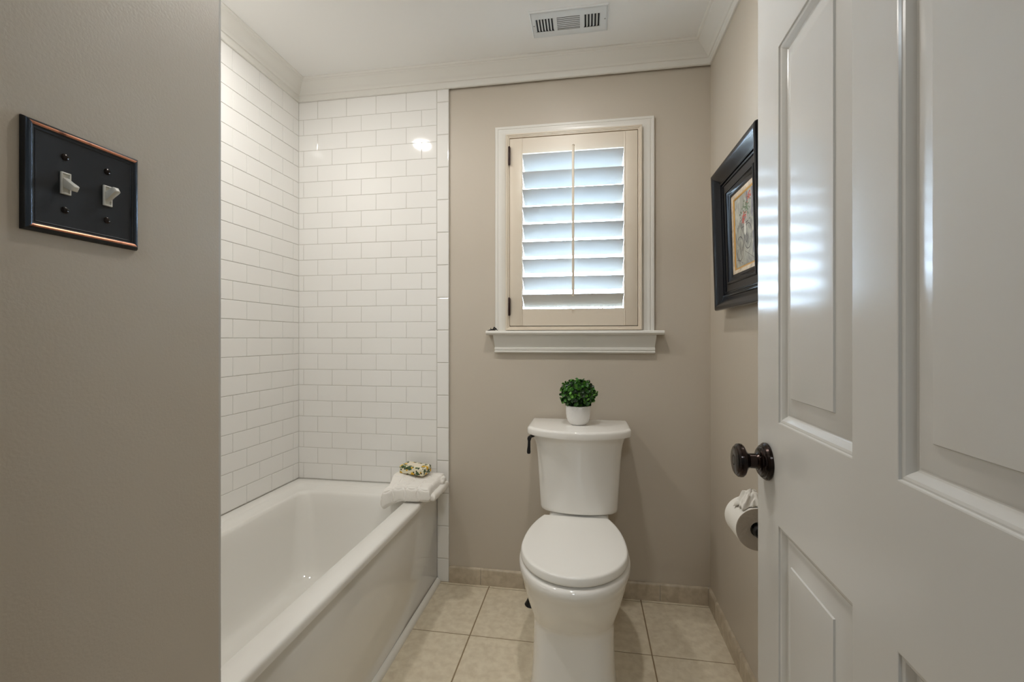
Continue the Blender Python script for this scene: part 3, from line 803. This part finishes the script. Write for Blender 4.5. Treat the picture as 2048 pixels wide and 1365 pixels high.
# ------------------------------------------------------------------ toilet paper
TPc = Vector((.4535, 1.36, .640)); tr_ = .057
ho = thing('paper_holder', 'black toilet paper holder with round post ends on the right wall', 'holder', (R, 1.36, .64))
for y in (1.296, 1.424):
    bm = NB(); lathe(bm, [(.001, 0), (.026, 0), (.026, .004), (.018, .008), (.011, .012), (.010, .055), (.012, .062), (.001, .062)], (R, y, .64), (-1, 0, 0), n=28)
    lathe(bm, [(.001, -.007), (.014, -.007), (.0175, -.003), (.0175, .003), (.014, .007), (.001, .007)], (TPc.x, y, .64), (0, 1, 0), n=28)
    obj('post', bm, M['iron'], ho)
bm = NB(); tube(bm, [(TPc.x, 1.30, .64), (TPc.x, 1.42, .64)], .009, 16); obj('roller', bm, M['iron'], ho)
tp = thing('toilet_paper_roll', 'white toilet paper roll with a crumpled tissue rosette on the black holder', 'toilet paper', tuple(TPc))
bm = NB()
n = 64
def ring(r, y): return [TPc + Vector((r*math.cos(2*PI*k/n), y, r*math.sin(2*PI*k/n))) for k in range(n)]
rows = loft(bm, [ring(.0205, -.051), ring(tr_-.001, -.051), ring(tr_, -.050), ring(tr_, .050), ring(tr_-.001, .051), ring(.0205, .051), ring(.0205, -.051)], False, False)
for f in bm.faces:
    cy_ = f.calc_center_median().y - TPc.y
    f.material_index = 1 if abs(cy_) > .0503 else 0
obj('roll', bm, [M['paper'], M['rollend']], tp, angle=40)
bm = NB()      # crumpled rosette tucked on top
nu, nv = 90, 26
cc = TPc + Vector((-.006, -.012, tr_-.003))
rows = []
for j in range(nv+1):
    v_ = j/nv; row = []
    for i in range(nu):
        a = 2*PI*i/nu
        rr = .039*v_*(1 + .16*math.sin(5*a+1) + .10*math.sin(11*a+2))
        pl_ = .009*math.sin(9*a + 3*v_)*v_*(1.2-v_) + .006*noise.noise(Vector((math.cos(a)*4, math.sin(a)*4, v_*6)))
        hh = .036*math.cos(v_*PI/2)**.8 + .006*abs(math.sin(v_*7 + 2*math.sin(3*a))) + pl_*.9
        px_ = rr*math.cos(a)*.95; zc_ = math.sqrt(max(0, tr_**2-(px_-.006)**2)) - tr_ + .004
        row.append(cc + Vector((px_, rr*math.sin(a)*.95, max(hh - px_**2/(2*tr_)*1.1, zc_ + .0012 + .001*math.sin(9*a)**2))))
    rows.append([bm.verts.new(p) for p in row])
for j in range(nv):
    for i in range(nu):
        bm.faces.new((rows[j][i], rows[j][(i+1) % nu], rows[j+1][(i+1) % nu], rows[j+1][i]))
rs = obj('tissue_rosette', bm, M['paper'], tp, angle=70)
md = rs.modifiers.new('thickness', 'SOLIDIFY'); md.thickness = .0012

# ------------------------------------------------------------------ door
hx, hy = .3525 + .0277*(.216-.9197), .216
th_ = math.atan(.0277)
door = bpy.data.objects.new('door_1', None); COL.objects.link(door); door['kind'] = 'structure'
door.location = (hx, hy, 0); door.rotation_euler = (0, 0, -th_)
# local frame: y along the door from the hinge (0) to the free edge (DW), -x is the visible face
DW, DT, DH = .8135, .035, 2.035
# panel openings: (distance from free edge a0..a1), z0..z1
pa = [(.1095, .365), (.4565, .712)]
pz = [(.235, .804), (.9945, 1.700), (1.800, 1.925)]
bm = NB()
ycuts = sorted([0, DW] + [DW-a for p in pa for a in p]); zcuts = sorted([.008, DH] + [z for p in pz for z in p])
for i in range(len(ycuts)-1):
    for j in range(len(zcuts)-1):
        if i in (1, 3) and j in (1, 3, 5): continue
        box(bm, 0, DT, ycuts[i], ycuts[i+1], zcuts[j], zcuts[j+1])
bmesh.ops.remove_doubles(bm, verts=bm.verts, dist=1e-5)
# drop the inner doubled faces
seen = {}
for f in list(bm.faces):
    key = tuple(round(c_, 5) for c_ in f.calc_center_median())
    seen.setdefault(key, []).append(f)
bmesh.ops.delete(bm, geom=[f for fs in seen.values() if len(fs) > 1 for f in fs], context='FACES')
o_ = obj('door_slab', bm, M['door'], None, smooth=False); o_.parent = door
STK = [(0, 0), (.0015, .0005), (.0025, .0030), (.0045, .0030), (.0075, .0040), (.0115, .0070), (.0150, .0105), (.0170, .0115), (.0185, .0115), (.0225, .0100), (.0520, .0035), (.0535, .0012), (.0555, .0010)]
for a0, a1 in pa:
    for z0, z1 in pz:
        bm = NB()
        if z1 - z0 < .2: prof = [(i*.6, h) for i, h in STK]
        else: prof = STK
        for side in (0, 1):
            def dp(a, b, h): return Vector((h if side == 0 else DT-h, DW-a, b))
            vs = [[bm.verts.new(p) for p in (dp(a0+i, z0+i, h), dp(a1-i, z0+i, h), dp(a1-i, z1-i, h), dp(a0+i, z1-i, h))] for i, h in prof]
            for k in range(len(vs)-1):
                for s in range(4): bm.faces.new((vs[k][s], vs[k][(s+1) % 4], vs[k+1][(s+1) % 4], vs[k+1][s]))
            bm.faces.new(vs[-1])
        o_ = obj('door_panel', bm, M['door'], None, angle=18); o_.parent = door
KY, KZ = .974 - hy, .909
for side, name in ((-1, 'door_knob'), (1, 'door_knob')):
    bm = NB(); org = (0 if side < 0 else DT, KY, KZ)
    lathe(bm, [(.001, -.001), (.0355, -.001), (.0370, .002), (.0365, .006), (.0335, .0095), (.0320, .0100), (.0312, .0125), (.0285, .0145), (.0272, .0146), (.0262, .0165), (.0235, .0178), (.0180, .0185), (.0165, .0205), (.0148, .0225), (.0146, .032),
               (.0148, .0345), (.0165, .0365), (.0220, .0405), (.0285, .0440), (.0305, .0452), (.0310, .0470), (.0328, .0480), (.0334, .0520), (.0325, .0560), (.0300, .0585), (.0290, .0588), (.0280, .0605), (.0255, .0618), (.0100, .0628), (.0092, .0618), (.0080, .0630), (.001, .0632)], org, (side, 0, 0), n=56)
    o_ = obj(name, bm, M['bronze'], None, angle=30); o_.parent = door
bm = NB(); box(bm, .006, .029, DW-.001, DW+.001, KZ-.028, KZ+.028); o_ = obj('latch_plate', bm, M['bronze'], None, bevel=.0004); o_.parent = door
for z in (.2, 1.02, 1.83):
    bm = NB(); tube(bm, [(-.006, -.004, z-.045), (-.006, -.004, z+.045)], .006, 12); box(bm, -.001, .002, -.006, .03, z-.045, z+.045)
    o_ = obj('door_hinge', bm, M['bronze'], None); o_.parent = door

# ------------------------------------------------------------------ ceiling lamps (above the frame, plus an added hall fill)
def lamp(name, label, x, y, z, r, lens):
    t = thing(name, label, 'ceiling light', (x, y, z))
    bm = NB(); lathe(bm, [(r, -.0005), (r+.022, -.0005), (r+.024, .003), (r+.016, .008), (r+.002, .009), (r, .006)], (x, y, z), (0, 0, -1), n=48, cap=False)
    obj('trim_ring', bm, M['trim'], t)
    bm = NB(); lathe(bm, [(r+.001, .001), (r*.98, .006), (r*.8, .011), (r*.5, .0145), (.001, .016)], (x, y, z), (0, 0, -1), n=40)
    obj('lens', bm, lens, t)
lamp('ceiling_light', 'round ceiling light over the bathtub', -1.05, 1.33, H, .055, M['lensT'])
lamp('ceiling_light', 'round ceiling light in the middle of the bathroom ceiling', -.13, 1.27, H, .048, M['lensM'])
lamp('ceiling_light', 'added unseen ceiling light in the hall, fill for the bathroom', 0, -1.15, H, .16, M['lensH'])  # added light, unseen: soft fill from behind the camera

# ------------------------------------------------------------------ outdoors seen through the louvers
bm = NB(); box(bm, -30, 30, D+T+.3, 60, -3.2, -3.0); struct('ground_outside', bm, M['bounce_ground'], smooth=False)
def branch(bm, p, d, ln, r, dep, rg):
    q = p + d*ln
    tube(bm, [p, (p+q)/2 + Vector((rg.uniform(-.05, .05), rg.uniform(-.05, .05), 0))*ln, q], [r, r*.85, r*.65], 6)
    if dep == 0: return
    for k in range(3):
        nd = (d + Vector((rg.uniform(-.8, .8), rg.uniform(-.6, .6), rg.uniform(-.05, .6)))).normalized()
        branch(bm, q - d*ln*rg.uniform(0, .3), nd, ln*rg.uniform(.62, .8), r*.6, dep-1, rg)
rg = random.Random(24); bm = NB(); branch(bm, Vector((0, 0, 0)), Vector((0, 0, 1)), 2.15, .09, 4, rg)
o_ = obj('bare_tree', bm, M['bark']); o_.location = (.45, 12, -3.0)
tag(o_, 'bare tree outside, its twigs faint through the lower right louver gaps', 'tree')
